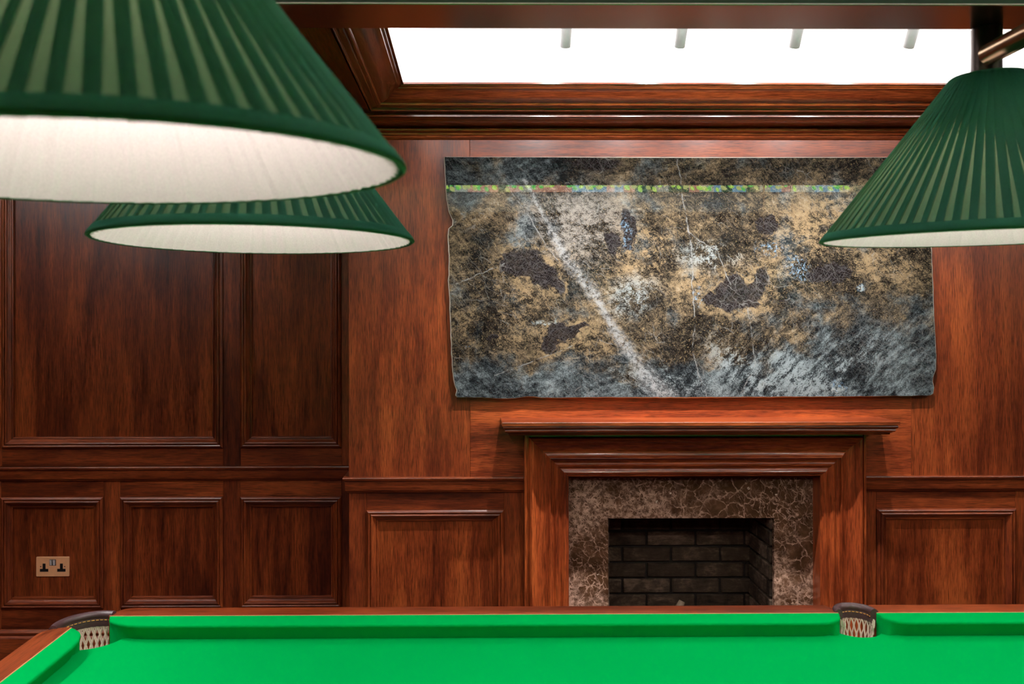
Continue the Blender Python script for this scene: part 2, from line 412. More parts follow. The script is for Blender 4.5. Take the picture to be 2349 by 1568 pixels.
def adopt(o, parent):
    o.parent = parent
    top = parent; off = Vector((0, 0, 0))
    while top is not None:
        off += Vector(top.location); top = top.parent
    # all parents are unrotated and placed through their own location only
    o.matrix_parent_inverse = Matrix.Translation(-ROOT.get(parent.name, Vector((0, 0, 0))))
ROOT = {}

def mesh(name, verts, faces, mat, parent=None, angle=None, fix=True):
    me = bpy.data.meshes.new(name)
    me.from_pydata([tuple(v) for v in verts], [], faces)
    if fix:
        bm = bmesh.new(); bm.from_mesh(me)
        bmesh.ops.recalc_face_normals(bm, faces=bm.faces[:])
        bm.to_mesh(me); bm.free()
    return link(name, me, mat, parent, angle)

def box(name, x0, x1, y0, y1, z0, z1, mat, parent=None, bev=.0012):
    bm = bmesh.new()
    vs = [bm.verts.new((x, y, z)) for x in (x0, x1) for y in (y0, y1) for z in (z0, z1)]
    for f in ((0, 1, 3, 2), (4, 6, 7, 5), (0, 4, 5, 1), (2, 3, 7, 6), (0, 2, 6, 4), (1, 5, 7, 3)):
        bm.faces.new([vs[i] for i in f])
    bmesh.ops.recalc_face_normals(bm, faces=bm.faces[:])
    if bev: bmesh.ops.bevel(bm, geom=bm.edges[:], offset=bev, segments=1, affect='EDGES', profile=.7)
    me = bpy.data.meshes.new(name); bm.to_mesh(me); bm.free()
    return link(name, me, mat, parent)

def boxes(name, lst, mat, parent=None):
    vs, fs = [], []
    for x0, x1, y0, y1, z0, z1 in lst:
        b = len(vs)
        vs += [(x, y, z) for x in (x0, x1) for y in (y0, y1) for z in (z0, z1)]
        fs += [[b + i for i in f] for f in ((0, 1, 3, 2), (4, 6, 7, 5), (0, 4, 5, 1), (2, 3, 7, 6), (0, 2, 6, 4), (1, 5, 7, 3))]
    return mesh(name, vs, fs, mat, parent)

def loft(name, rows, mat, parent=None, closed=True, caps=True, angle=30, ring=False):
    """rows: list of equally long point lists; closed: each row is a loop; ring: last row joins the first"""
    k = len(rows[0]); vs = [p for r in rows for p in r]; fs = []
    n = len(rows)
    for i in range(n if ring else n - 1):
        a, b = i * k, ((i + 1) % n) * k
        for j in range(k if closed else k - 1):
            j2 = (j + 1) % k
            fs.append([a + j, a + j2, b + j2, b + j])
    if caps and not ring and closed:
        fs.append(list(range(k))[::-1]); fs.append([(n - 1) * k + j for j in range(k)])
    return mesh(name, vs, fs, mat, parent, angle)

def tube(name, pts, r, mat, parent=None, n=10, ring=False, angle=60):
    rows = []
    m = len(pts); pts = [Vector(p) for p in pts]
    rad = r if isinstance(r, (list, tuple)) else [r] * m
    up = None
    for i, p in enumerate(pts):
        if ring: t = pts[(i + 1) % m] - pts[i - 1]
        else: t = pts[min(i + 1, m - 1)] - pts[max(i - 1, 0)]
        t.normalize()
        if up is None:
            up = Vector((0, 0, 1)) if abs(t.z) < .9 else Vector((1, 0, 0))
        a = t.cross(up).normalized(); b = a.cross(t).normalized(); up = b
        rows.append([p + rad[i] * (math.cos(2 * math.pi * j / n) * a + math.sin(2 * math.pi * j / n) * b) for j in range(n)])
    return loft(name, rows, mat, parent, True, True, angle, ring)

def lathe(name, prof, c, mat, parent=None, n=40, angle=35):
    """prof: (r, z) list from bottom to top, closed on the axis when r = 0"""
    rows = [[(c[0] + r * math.cos(2 * math.pi * j / n), c[1] + r * math.sin(2 * math.pi * j / n), c[2] + z) for j in range(n)] for r, z in prof]
    return loft(name, rows, mat, parent, True, True, angle)

def empty(name, loc):
    o = bpy.data.objects.new(name, None); C.objects.link(o); o.location = loc
    o.empty_display_size = .1
    ROOT[o.name] = Vector(loc)
    return o

def tag(o, label=None, cat=None, group=None, kind=None):
    if label: o['label'] = label
    if cat: o['category'] = cat
    if group: o['group'] = group
    if kind: o['kind'] = kind
    return o
def struct(o, label=None):
    o['kind'] = 'structure'
    if label: o['label'] = label
    return o

# ------------------------------------------------------------------ mouldings
BOLECTION = [(0, -.004), (0, .006), (.004, .010), (.009, .012), (.013, .010), (.0145, .0065), (.017, .0105), (.021, .0125), (.025, .011),
             (.027, .006), (.032, .0015), (.036, -.003), (.038, -.0035), (.0395, -.006), (.042, -.0035), (.046, -.0045), (.048, -.009), (.048, -.015)]

def frame_strips(x0, x1, z0, z1, Y, parent, prof=BOLECTION, name='panel_moulding'):
    """four mitred strips on a wall facing -y"""
    def pt(x, z, d): return (x, Y - d, z)
    sides = {
        'b': ([pt(x0 + u, z0 + u, d) for u, d in prof], [pt(x1 - u, z0 + u, d) for u, d in prof], 'wood_x'),
        't': ([pt(x0 + u, z1 - u, d) for u, d in prof], [pt(x1 - u, z1 - u, d) for u, d in prof], 'wood_x'),
        'l': ([pt(x0 + u, z0 + u, d) for u, d in prof], [pt(x0 + u, z1 - u, d) for u, d in prof], 'wood_z'),
        'r': ([pt(x1 - u, z0 + u, d) for u, d in prof], [pt(x1 - u, z1 - u, d) for u, d in prof], 'wood_z')}
    for k, (a, b, m) in sides.items():
        loft(name, [a, b], M[m], parent, True, True, 28)

def run_x(name, prof, x0, x1, Y, parent, mat='wood_x', ret0=False, ret1=False, depth=0.0, angle=28):
    """profile (d out of the wall, z) run along x; ret: the profile returns to the wall at that end with a mitre"""
    a = [(x0 + (-d if ret0 else 0), Y - d, z) for d, z in prof]
    b = [(x1 + (d if ret1 else 0), Y - d, z) for d, z in prof]
    rows = [a, b]
    if ret0: rows.insert(0, [(x0 - d, Y + depth, z) for d, z in prof])
    if ret1: rows.append([(x1 + d, Y + depth, z) for d, z in prof])
    return loft(name, rows, M[mat], parent, True, True, angle)

# ================================================================== ROOM SHELL
YB, YP, YS = 3.66, 3.650, 3.635          # recess backing, panel face, stile face
YC = 3.37                                # chimney breast face
BX0, BX1 = -.494, 2.294                  # chimney breast
RX0, RX1, RY0 = -3.3, 4.6, -2.3          # room
SOF, CEIL = 2.380, 2.610

floor = struct(box('floor', RX0 - .2, RX1 + .2, RY0 - .2, 3.9, -.1, 0, M['carpet'], None, 0))

# --- back wall (recessed part beside the chimney breast)
wall = struct(boxes('wall_back', [(RX0 - .1, BX0 + .004, YB, 3.86, 0, 2.7), (BX1 - .004, RX1 + .1, YB, 3.86, 0, 2.7)], M['wood_bulk']))
UP_TOP = 2.215
def wall_boards(x0, x1, uppers, lowers, parent):
    """stiles, rails, panels and mouldings of a panelled wall between x0 and x1"""
    for lst, z0, z1, zr0, zr1 in ((uppers, 1.017, UP_TOP, .938, 2.33), (lowers, .318, .804, .228, .879)):
        edges = [x0] + [e for ab in lst for e in ab] + [x1]
        for i in range(0, len(edges), 2):
            if edges[i + 1] - edges[i] > .004:
                box('stile', edges[i], edges[i + 1], YS, YB, zr0, zr1, M['wood_z'], parent)
        for a, b in lst:
            box('rail', a, b, YS, YB, zr0, z0, M['wood_x'], parent)
            box('rail', a, b, YS, YB, z1, zr1, M['wood_x'], parent)
            box('panel', a + .001, b - .001, YP, YB, z0 + .001, z1 - .001, M['wood_panel'], parent, 0)
            frame_strips(a, b, z0, z1, YS, parent)
DADO = [(-.02, .872), (.004, .874), (.008, .877), (.009, .8815), (.007, .883), (.0135, .8838), (.014, .885), (.014, .9215), (.0155, .923), (.020, .9245), (.022, .928), (.0235, .934), (.022, .9375), (-.02, .938)]
SKIRT = [(-.02, 0), (.022, 0), (.022, .190), (.019, .197), (.012, .203), (.012, .207), (.018, .211), (.019, .217), (.013, .222), (.008, .228), (-.02, .228)]
wall_boards(RX0, BX0, [(-3.09, -2.122), (-2.045, -1.083), (-1.006, -.565)], [(-3.09, -2.645), (-2.57, -2.125), (-2.049, -1.604), (-1.531, -1.083), (-1.008, -.565)], wall)
run_x('dado_rail', DADO, RX0, BX0, YS, wall)
run_x('skirting_board', SKIRT, RX0, BX0, YS, wall)
wall_boards(BX1, RX1, [(2.36, 2.80), (2.88, 4.40)], [(2.36, 2.80), (2.88, 3.33), (3.41, 3.86), (3.94, 4.40)], wall)
run_x('dado_rail', DADO, BX1, RX1, YS, wall)
run_x('skirting_board', SKIRT, BX1, RX1, YS, wall)

# --- chimney breast
breast = struct(boxes('wall_chimney_breast', [(BX0 + .002, .37, YC + .012, 3.86, 0, 2.39), (1.44, BX1 - .002, YC + .012, 3.86, 0, 2.39), (.37, 1.44, YC + .012, 3.86, .94, 2.39), (.37, 1.44, 3.79, 3.86, 0, .94)], M['wood_bulk']))
SEAM0, SEAM1 = -.0015, 1.8017
box('veneer_panel', BX0, SEAM0 - .0004, YC, YC + .012, .930, 2.33, M['wood_z'], breast, .0008)
box('veneer_panel', SEAM0 + .0004, SEAM1 - .0004, YC, YC + .012, .930, 2.33, M['wood_fire'], breast, .0008)
box('veneer_panel', SEAM1 + .0004, BX1, YC, YC + .012, .930, 2.33, M['wood_z'], breast, .0008)
SI0, SI1 = .216, 1.588                    # outer edges of the fire surround
for a, b, s0, s1 in ((-.4226, .136, BX0, .37), (1.657, 2.2285, 1.44, BX1)):
    box('stile', s0, a, YC, YC + .012, .228, .873, M['wood_z'], breast)
    box('stile', b, s1, YC, YC + .012, .228, .873, M['wood_z'], breast)
    box('rail', a, b, YC, YC + .012, .803, .873, M['wood_x'], breast)
    box('rail', a, b, YC, YC + .012, .228, .318, M['wood_x'], breast)
    box('panel', a + .001, b - .001, YC + .009, YC + .0125, .319, .802, M['wood_panel'], breast, 0)
    frame_strips(a, b, .318, .803, YC, breast)
for z0, z1 in ((0, .228),):
    run_x('skirting_board', SKIRT, BX0, SI0 + .002, YC, breast, ret0=True, depth=.26)
    run_x('skirting_board', SKIRT, SI1 - .002, BX1, YC, breast, ret1=True, depth=.26)
run_x('dado_rail', DADO, BX0, SI0 + .002, YC, breast, ret0=True, depth=.26)
run_x('dado_rail', DADO, SI1 - .002, BX1, YC, breast, ret1=True, depth=.26)
for x in (BX0 - .0025, BX1 - .0095):
    box('return_board', x, x + .012, YC + .0125, YS - .001, .0, 2.33, M['wood_z'], breast, .0005)

# --- cornice
CORNICE = [(-.01, 2.300), (.006, 2.3095), (.011, 2.312), (.014, 2.316), (.013, 2.3195), (.010, 2.3215), (.016, 2.3245), (.018, 2.330), (.029, 2.333),
           (.036, 2.337), (.038, 2.341), (.036, 2.346), (.030, 2.350), (.040, 2.3525), (.070, 2.354), (.100, 2.356), (.118, 2.360), (.125, 2.365), (.128, 2.367), (.140, 2.367), (.140, 2.3795), (-.01, 2.3795)]
trim1 = struct(run_x('trim_1', CORNICE, BX0, BX1, YC, None, 'wood_gloss', ret0=True, ret1=True, depth=.26))
trim2 = struct(run_x('trim_2', CORNICE, RX0, BX0 - .005, YS, None))
trim3 = struct(run_x('trim_3', CORNICE, BX1 + .005, RX1, YS, None))

# --- side and rear walls
def side_wall(name, x0, x1, y0, y1):
    return struct(box(name, x0, x1, y0, y1, 0, 2.7, M['wood_bulk'], None, 0))
wl = side_wall('wall_left', RX0 - .15, RX0, RY0, YS + .02)
wr = side_wall('wall_right', RX1, RX1 + .15, RY0, YS + .02)
wb = side_wall('wall_front', RX0 - .15, RX1 + .15, RY0 - .15, RY0)

# --- ceiling: wooden soffit with coffers
LANT = 2.78
COF = [(-.383, 2.185, 2.16, 3.200), (-1.30, 3.24, -.137, 1.75), (-2.95, -1.55, .40, 3.20), (3.50, 4.35, .40, 3.20)]
xs = sorted({RX0, RX1} | {c[0] for c in COF} | {c[1] for c in COF})
ys = sorted({RY0, YB} | {c[2] for c in COF} | {c[3] for c in COF})
cells = []
for i in range(len(xs) - 1):
    for j in range(len(ys) - 1):
        mx, my = (xs[i] + xs[i + 1]) / 2, (ys[j] + ys[j + 1]) / 2
        if not any(c[0] < mx < c[1] and c[2] < my < c[3] for c in COF):
            cells.append((xs[i], xs[i + 1], ys[j], ys[j + 1], SOF, 2.447))
ceiling = struct(boxes('ceiling', cells, M['wood_y']))
CROWN = [(-.004, 0), (.003, 0), (.004, .005), (.006, .0055), (.007, .0075), (.026, .0085), (.029, .011), (.034, .0105), (.040, .0125), (.043, .0165), (.0445, .020), (.048, .0205),
         (.054, .0215), (.063, .0245), (.073, .0300), (.083, .038), (.094, .0470), (.104, .0525), (.113, .055), (.116, .056), (.118, .059), (.122, .061), (.126, .063), (.128, .066), (.137, .066), (.137, .0725), (-.004, .0725)]
for c in COF:
    x0, x1, y0, y1 = c
    P = lambda x, y, zz: (x, y, SOF + zz)
    loft('coffer_moulding', [[P(x0 + u, y1 - u, h) for u, h in CROWN], [P(x1 - u, y1 - u, h) for u, h in CROWN]], M['wood_gloss'], ceiling, True, True, 28)
    loft('coffer_moulding', [[P(x0 + u, y0 + u, h) for u, h in CROWN], [P(x1 - u, y0 + u, h) for u, h in CROWN]], M['wood_gloss'], ceiling, True, True, 28)
    loft('coffer_moulding', [[P(x0 + u, y0 + u, h) for u, h in CROWN], [P(x0 + u, y1 - u, h) for u, h in CROWN]], M['wood_gloss_y'], ceiling, True, True, 28)
    loft('coffer_moulding', [[P(x1 - u, y0 + u, h) for u, h in CROWN], [P(x1 - u, y1 - u, h) for u, h in CROWN]], M['wood_gloss_y'], ceiling, True, True, 28)
    lant = c is COF[1]
    e = .0 if lant else .10
    e = -.137 if lant else .10
    CH = LANT if lant else CEIL
    zt = 2.4475
    wx = [(x0 - e, x1 + e, y1 + e, y1 + e + .02, zt, CH), (x0 - e, x1 + e, y0 - e - .02, y0 - e, zt, CH), (x0 - e - .02, x0 - e, y0 - e - .02, y1 + e + .02, zt, CH), (x1 + e, x1 + e + .02, y0 - e - .02, y1 + e + .02, zt, CH),
          (x0 - e - .02, x1 + e + .02, y0 - e - .02, y1 + e + .02, CH, CH + .03),
          ]
    if not lant:                             # white shelf of the light trough
        wx += [(x0 - e, x1 + e, y1 - .10, y1 + e, zt, zt + .004), (x0 - e, x1 + e, y0 - e, y0 + .10, zt, zt + .004)]
    boxes('white_recess', wx, M['plaster'], ceiling)
    wpm = COVE_W if c is COF[0] else COVE2_W
    if lant: continue
    for (lx, ly, sx, sy) in (((x0 + x1) / 2, y1 - .02, x1 - x0, .06), ((x0 + x1) / 2, y0 + .02, x1 - x0, .06), (x0 + .02, (y0 + y1) / 2, .06, y1 - y0), (x1 - .02, (y0 + y1) / 2, .06, y1 - y0)):
        light('cove_light', 'AREA', (lx, ly, 2.470), wpm * max(sx, sy), LED, None, (lx, ly, 3.0), shape='RECTANGLE', size=sx, size_y=sy)

# unseen strip added inside the lantern over the table as fill light
for yy in (1.58,):
    light('lantern_fill', 'AREA', (.95, yy, 2.50), COVE2_W * 4.8, LED, None, (.95, yy - .35, 3.0), shape='RECTANGLE', size=3.9, size_y=.05)

# ================================================================== CEILING SPOTLIGHTS
def spot(x, label, Y=2.80, z=2.4955):
    t = empty('ceiling_spotlight', (x, Y - .05, CEIL))
    tag(t, label, 'spotlight', 'slim spotlights in the white ceiling recess')
    ang = R(34)
    d = Vector((0, math.sin(ang), -math.cos(ang)))
    tip = Vector((x, Y, z)); top = tip - d * .105
    q = d.to_track_quat('Z', 'Y')
    rows = []
    for s_, r in ((0, .0), (0, .0165), (.002, .0178), (.103, .0178), (.105, .0165), (.105, .013), (.099, .012), (.099, .0)):
        rows.append([tuple(top + q @ Vector((r * math.cos(2 * math.pi * j / 24), r * math.sin(2 * math.pi * j / 24), s_))) for j in range(24)])
    loft('barrel', rows, M['spot_white'], t, True, False, 40)
    piv = top + d * .05
    tube('stem', [(piv.x, piv.y - .02, CEIL), (piv.x, piv.y - .02, piv.z + .004), tuple(piv)], .004, M['spot_white'], t, 8)
    lathe('mounting_plate', [(0, -.008), (.026, -.008), (.028, -.006), (.028, 0), (0, 0)], (piv.x, piv.y - .02, CEIL), M['spot_white'], t, 24)
    bd = Vector((0, math.sin(R(19)), -math.cos(R(19))))
    light('spotlight_beam', 'SPOT', tuple(tip + d * .004), SPOT_W, LED, t, tuple(tip + bd), spot_size=R(86), spot_blend=1.0, shadow_soft_size=.012)
    light('spotlight_spill', 'SPOT', tuple(tip + d * .004), SPILL_W, LED, t, tuple(tip + d), spot_size=R(165), spot_blend=.6, shadow_soft_size=.012)
    return t
for i, (x, l) in enumerate(((.3225, 'slim white ceiling spotlight hanging farthest from the pole of the green lamp'),
                            (.710, 'slim white ceiling spotlight second along from the bare end of the recess'),
                            (1.0995, 'slim white ceiling spotlight third along from the bare end of the recess'),
                            (1.4885, 'slim white ceiling spotlight hanging next to the pole of the green lamp'))):
    spot(x, l)

# recessed downlights: beyond the table's ends, and two unseen ones added in the soffit as fireplace fill
for x, y, CZ, P_, tgt, l_ in ((-1.80, 2.10, CEIL, 2.0, None, 'white recessed downlight over the gap between table and panelled wall'),
                              (-1.80, 1.10, CEIL, 1.6, None, 'white recessed downlight over the end of the table by the corner pocket'),
                              (-.62, 1.95, SOF, .5, (.55, 3.3, .95), 'unseen fill downlight added in the wooden soffit on the panelled side of the fireplace'),
                              (2.76, 1.95, SOF, .5, (1.25, 3.3, .95), 'unseen fill downlight added in the wooden soffit past the middle pocket'),
                              (3.95, 1.60, CEIL, 1.5, None, 'white recessed downlight beyond the other end of the table')):
    dl = empty('recessed_downlight', (x, y, CZ)); tag(dl, l_, 'downlight', 'recessed downlights around the table')
    lathe('bezel', [(.030, -.001), (.030, -.006), (.034, -.008), (.044, -.006), (.046, 0), (.030, 0)], (x, y, CZ), M['spot_white'], dl, 28)
    light('downlight_beam', 'SPOT', (x, y, CZ - .01), SIDE_W * P_, LED, dl, tgt or (x, y, 0), spot_size=R(105 if tgt is None else 84), spot_blend=.8, shadow_soft_size=.022)

# ================================================================== STONE SLAB
SY = 3.345
left = [(1018.4, 359), (1020, 385), (1021, 409), (1023.7, 455), (1028.7, 483.5), (1034, 496), (1038, 504.6), (1037.5, 516), (1028.7, 523.7), (1026.8, 539), (1029.5, 585), (1029, 630), (1027.5, 642), (1030.6, 684), (1032, 742), (1034.4, 799), (1037, 849), (1042, 883.4), (1046.7, 895), (1044, 906.4)]
def bottom_edge():
    pts = [(1047.8, 911.4), (1095.7, 912), (1120, 913), (1141.6, 914.8), (1165, 915), (1180, 914), (1206.7, 910.2), (1222, 910.5), (1241, 913), (1300, 913.3), (1380, 912.6), (1470, 913.5), (1597, 913.6), (1733, 913), (1886, 912), (2000, 911.2), (2131, 910)]
    return pts
right = [(2140, 908.5), (2145.6, 904.5), (2147.5, 891), (2144.5, 875.8), (2146.4, 864), (2152, 849), (2153, 818), (2150, 761), (2146.4, 684), (2143, 588.8), (2142, 566), (2140, 470), (2138, 359.5)]
# outline measured off the photograph, turned into metres on the slab's own plane
outl = [((u - 1079) * SY / F_PX + .0025 * (u - 1079) / 1000, CAM_Z - (v - 736) * SY / F_PX) for u, v in left + bottom_edge() + right]
dense = []
for i, (a, b) in enumerate(zip(outl, outl[1:] + outl[:1])):
    L = math.hypot(b[0] - a[0], b[1] - a[1]); k = max(1, int(L / .02))
    last = i == len(outl) - 1
    for j in range(k):
        t_ = j / k; jt = 0 if (j == 0 or last) else random.uniform(-.0009, .0009)
        dense.append((a[0] + (b[0] - a[0]) * t_ + jt, a[1] + (b[1] - a[1]) * t_ + jt))
stone = empty('stone_slab', (.90, SY + .01, 1.26))
tag(stone, 'polished grey and gold stone slab with a white vein hung above the fireplace', 'stone slab')
nv = len(dense)
cxs, czs = .9, 1.75
def inset(p, k):
    d = math.hypot(p[0] - cxs, p[1] - czs); return (p[0] + (cxs - p[0]) * k / d, p[1] + (czs - p[1]) * k / d)
front = [(x, SY, z) for x, z in (inset(p, .0042) for p in dense)]
mesh('polished_face', front + [(x, SY + .003, z) for x, _, z in front], [list(range(nv))] + [[i, (i + 1) % nv, nv + (i + 1) % nv, nv + i] for i in range(nv)], M['slab'], stone)
rows = []
for dy, k in ((.0006, .0042), (.0030, .0006), (.008, -.0004), (.015, .0012), (.021, .003)):
    rows.append([(x + random.uniform(-.0006, .0006), SY + dy, z + random.uniform(-.0006, .0006)) for x, z in (inset(p, k) for p in dense)])
loft('broken_edge', rows, M['slab_edge'], stone, True, True, 50)
for fx, fz in ((.25, 2.0), (1.55, 2.0), (.25, 1.45), (1.55, 1.45)):
    lathe_pts = [(fx + .02 * math.cos(2 * math.pi * j / 16), fz + .02 * math.sin(2 * math.pi * j / 16)) for j in range(16)]
    loft('wall_fixing', [[(x, SY + .0205, z) for x, z in lathe_pts], [(x, YC - .0001, z) for x, z in lathe_pts]], M['dark_metal'], stone)

# ================================================================== FIREPLACE
fire = empty('fireplace', (.90, YC, 0))
tag(fire, 'mahogany fireplace with moulded mantel, brown marble slips and sooty brick recess', 'fireplace')
SH_Y, SH_Z = 3.206, 1.1765
SX0, SX1 = .1225, 1.671
dpt = YC - SH_Y
SHELF = [(0, 0), (dpt - .001, 0), (dpt, -.001), (dpt, -.0135), (dpt - .006, -.0145), (dpt - .0058, -.0165), (dpt - .0042, -.0195), (dpt - .0045, -.0225), (dpt - .0075, -.0260), (dpt - .0115, -.0280), (dpt - .0125, -.0290), (dpt - .0120, -.0315),
         (dpt - .0105, -.0345), (dpt - .0115, -.0380), (dpt - .0155, -.0410), (dpt - .0205, -.0430), (dpt - .021, -.0450), (dpt - .026, -.0455), (dpt - .027, -.0535), (0, -.0535)]
def shelf_rows():
    rows = []
    # wall end (left), front-left mitre, front-right mitre, wall end (right); d measured outwards from a core rectangle
    for corner in range(4):
        row = []
        for d, z in SHELF:
            k = dpt - d                      # set back from the outermost edge
            if d == 0: k = dpt
            k = min(k, .027) if d > 0 else .027
            y = YC if corner in (0, 3) else SH_Y + k
            x = SX0 + k if corner in (0, 1) else SX1 - k
            if d == 0: y = YC
            row.append((x, y, SH_Z + z))
        rows.append(row)
    return rows
loft('mantel_shelf', shelf_rows(), M['wood_shelf'], fire, True, True, 25)
# surround: one moulded section mitred round the opening
SUR = [(0, 0), (0, .060), (.002, .062), (.010, .062), (.011, .056), (.016, .056), (.018, .070), (.022, .078), (.028, .082), (.034, .081), (.038, .077), (.044, .070), (.052, .063), (.062, .0575), (.072, .0548), (.082, .0555), (.090, .0585),
       (.096, .063), (.100, .0665), (.103, .067), (.104, .0645), (.105, .054), (.112, .050), (.119, .049), (.122, .053), (.128, .056), (.135, .0555), (.140, .051), (.144, .0475), (.148, .048), (.152, .051), (.160, .053), (.167, .0505), (.171, .045), (.177, .044), (.179, .041), (.179, -.028), (0, -.0005)]
SZ = SH_Z - .0535
def sp(x, z, d): return (x, YC - d, z)
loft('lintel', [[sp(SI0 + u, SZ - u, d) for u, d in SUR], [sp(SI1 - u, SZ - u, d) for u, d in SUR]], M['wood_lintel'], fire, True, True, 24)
loft('pilaster', [[sp(SI0 + u, 0, d) for u, d in SUR], [sp(SI0 + u, SZ - u, d) for u, d in SUR]], M['wood_gloss_z'], fire, True, True, 24)
loft('pilaster', [[sp(SI1 - u, 0, d) for u, d in SUR], [sp(SI1 - u, SZ - u, d) for u, d in SUR]], M['wood_gloss_z'], fire, True, True, 24)
MY = 3.398
OX0, OX1, OZ = .5655, 1.2490, .758
box('marble_header', .375, 1.436, MY, MY + .022, OZ + .0004, .939, M['marble'], fire, .0008)
box('marble_jamb', .375, OX0, MY, MY + .022, 0, OZ - .0004, M['marble'], fire, .0008)
box('marble_jamb', OX1, 1.436, MY, MY + .022, 0, OZ - .0004, M['marble'], fire, .0008)
BY = 3.70
fb = boxes('firebox', [(OX0 - .06, OX1 + .06, BY + .012, 3.785, 0, .87), (OX0 - .06, OX0 - .006, MY + .0225, BY + .012, 0, .87), (OX1 + .006, OX1 + .06, MY + .0225, BY + .012, 0, .87),
                       (OX0 - .06, OX1 + .06, MY + .0225, BY + .012, .86, .90), (OX0 - .006, OX1 + .006, MY + .0225, BY + .012, 0, .03)], M['soot'], fire)
def brick_mesh(l, h, t):
    bm = bmesh.new()
    bmesh.ops.create_cube(bm, size=1)
    for v in bm.verts: v.co = (v.co.x * l, v.co.y * t, v.co.z * h)
    bmesh.ops.bevel(bm, geom=bm.edges[:], offset=.004, segments=1, affect='EDGES')
    for v in bm.verts: v.co += Vector((random.uniform(-1, 1), random.uniform(-1, 1), random.uniform(-1, 1))) * .0012
    me = bpy.data.meshes.new('brick'); bm.to_mesh(me); bm.free(); me.materials.append(M['brick'])
    return me
BP, CP, JT = .2199, .0705, .010
BM = {}
def brick(l, cx_, cy_, cz_, rot):
    key = (round(l, 3), random.randint(0, 2))
    if key not in BM: BM[key] = brick_mesh(l, CP - JT, .03)
    o = bpy.data.objects.new('brick', BM[key]); C.objects.link(o)
    o.location = (cx_, cy_, cz_); o.rotation_euler = (random.uniform(-.012, .012), random.uniform(-.006, .006), rot + random.uniform(-.006, .006))
    o.parent = fb
z = .631 - CP * 8 + CP / 2; row = 0
k = 0
zc = .631 + CP / 2
rowz = [zc + CP * i for i in range(2, -9, -1)]
for i, zc in enumerate(rowz):
    if zc < .06: continue
    off = .6776 if i % 2 == 0 else .6776 + BP / 2
    x = off - BP * 3
    while x < OX1 + .01:
        a, b = max(x + JT / 2, OX0 - .004), min(x + BP - JT / 2, OX1 + .004)
        if b - a > .02: brick(b - a, (a + b) / 2, BY + .012, zc, 0)
        x += BP
    # side walls
    for sx in (OX0 - .006, OX1 + .006):
        y = BY - .004 - (0 if i % 2 else BP / 2)
        y1 = BY - .012
        cuts = [y1, y1 - (BP if i % 2 else BP / 2), y1 - (BP * 2 if i % 2 else BP * 1.5)]
        for c0, c1 in zip(cuts[:-1], cuts[1:]):
            a, b = max(c1 + JT / 2, MY + .024), c0 - JT / 2
            if b - a > .02: brick(b - a, sx, (a + b) / 2, zc, R(90))
log = []
la, lb = Vector((.72, 3.52, .075)), Vector((.918, 3.60, .345))
pts = [la.lerp(lb, i / 9) + Vector((math.sin(i * 1.7) * .006, 0, math.cos(i * 2.1) * .005)) for i in range(10)]
lg = tube('fire_log', pts, [.004, .030, .033, .031, .030, .031, .028, .025, .020, .013], M['ash'], None, 12)
tag(lg, 'pale log leaning up inside the brick fireplace recess', 'log')

# ================================================================== POWER SOCKET
sock = empty('power_socket', (-1.8316, YP, .453))
tag(sock, 'bronze double power socket plate on the lower wall panel', 'socket')
u_ = .1446 / 1192
def sx_(a): return -1.9039 + (a - 378) * u_
def sz_(b): return .5398 - (b - 405) * u_
def plate():
    x0, x1, z0, z1, r = -1.9039, -1.7593, .4535, .5398, .004
    pl = []
    for cx_, cz_, a0 in ((x1 - r, z1 - r, 0), (x0 + r, z1 - r, 90), (x0 + r, z0 + r, 180), (x1 - r, z0 + r, 270)):
        for j in range(5):
            a = R(a0 + j * 22.5); pl.append((cx_ + r * math.cos(a), cz_ + r * math.sin(a)))
    def ins(p, k): return (p[0] + k * (1 if p[0] < sx_(974) else -1), p[1] + k * (1 if p[1] < .4965 else -1))
    loft('face_plate', [[(x, YP - .0001, z) for x, z in pl], [(x, YP - .0036, z) for x, z in pl], [(ins(p, .001)[0], YP - .0045, ins(p, .001)[1]) for p in pl]], M['bronze'], sock, True, True, 30)
plate()
YF = YP - .0045
for dx in (0, 622):
    boxes('socket_aperture', [(sx_(615 + dx), sx_(718 + dx), YF - .0006, YF + .001, sz_(845), sz_(648)), (sx_(518 + dx), sx_(815 + dx), YF - .0006, YF + .001, sz_(940), sz_(838))], M['black'], sock)
box('switch_bezel', sx_(862), sx_(1092), YF - .0009, YF + .001, sz_(720), sz_(500), M['black'], sock, .0003)
for a, b in ((875, 947), (985, 1070)):
    mesh('rocker_switch', [(sx_(a), YF - .001, sz_(708)), (sx_(b), YF - .001, sz_(708)), (sx_(b), YF - .0022, sz_(580)), (sx_(a), YF - .0022, sz_(580)), (sx_(b), YF - .0040, sz_(515)), (sx_(a), YF - .0040, sz_(515)),
                           (sx_(a), YF, sz_(708)), (sx_(b), YF, sz_(708)), (sx_(b), YF, sz_(515)), (sx_(a), YF, sz_(515))],
         [[0, 1, 2, 3], [3, 2, 4, 5], [0, 6, 7, 1], [5, 4, 8, 9], [0, 3, 5, 9, 6], [1, 7, 8, 4, 2]], M['chrome'], sock)
for a in (545, 1410):
    ring = [(sx_(a) + .0024 * math.cos(2 * math.pi * j / 12), sz_(757) + .0024 * math.sin(2 * math.pi * j / 12)) for j in range(12)]
    loft('screw', [[(x, YF + .001, z) for x, z in ring], [(x, YF - .0006, z) for x, z in ring]], M['dark_metal'], sock)

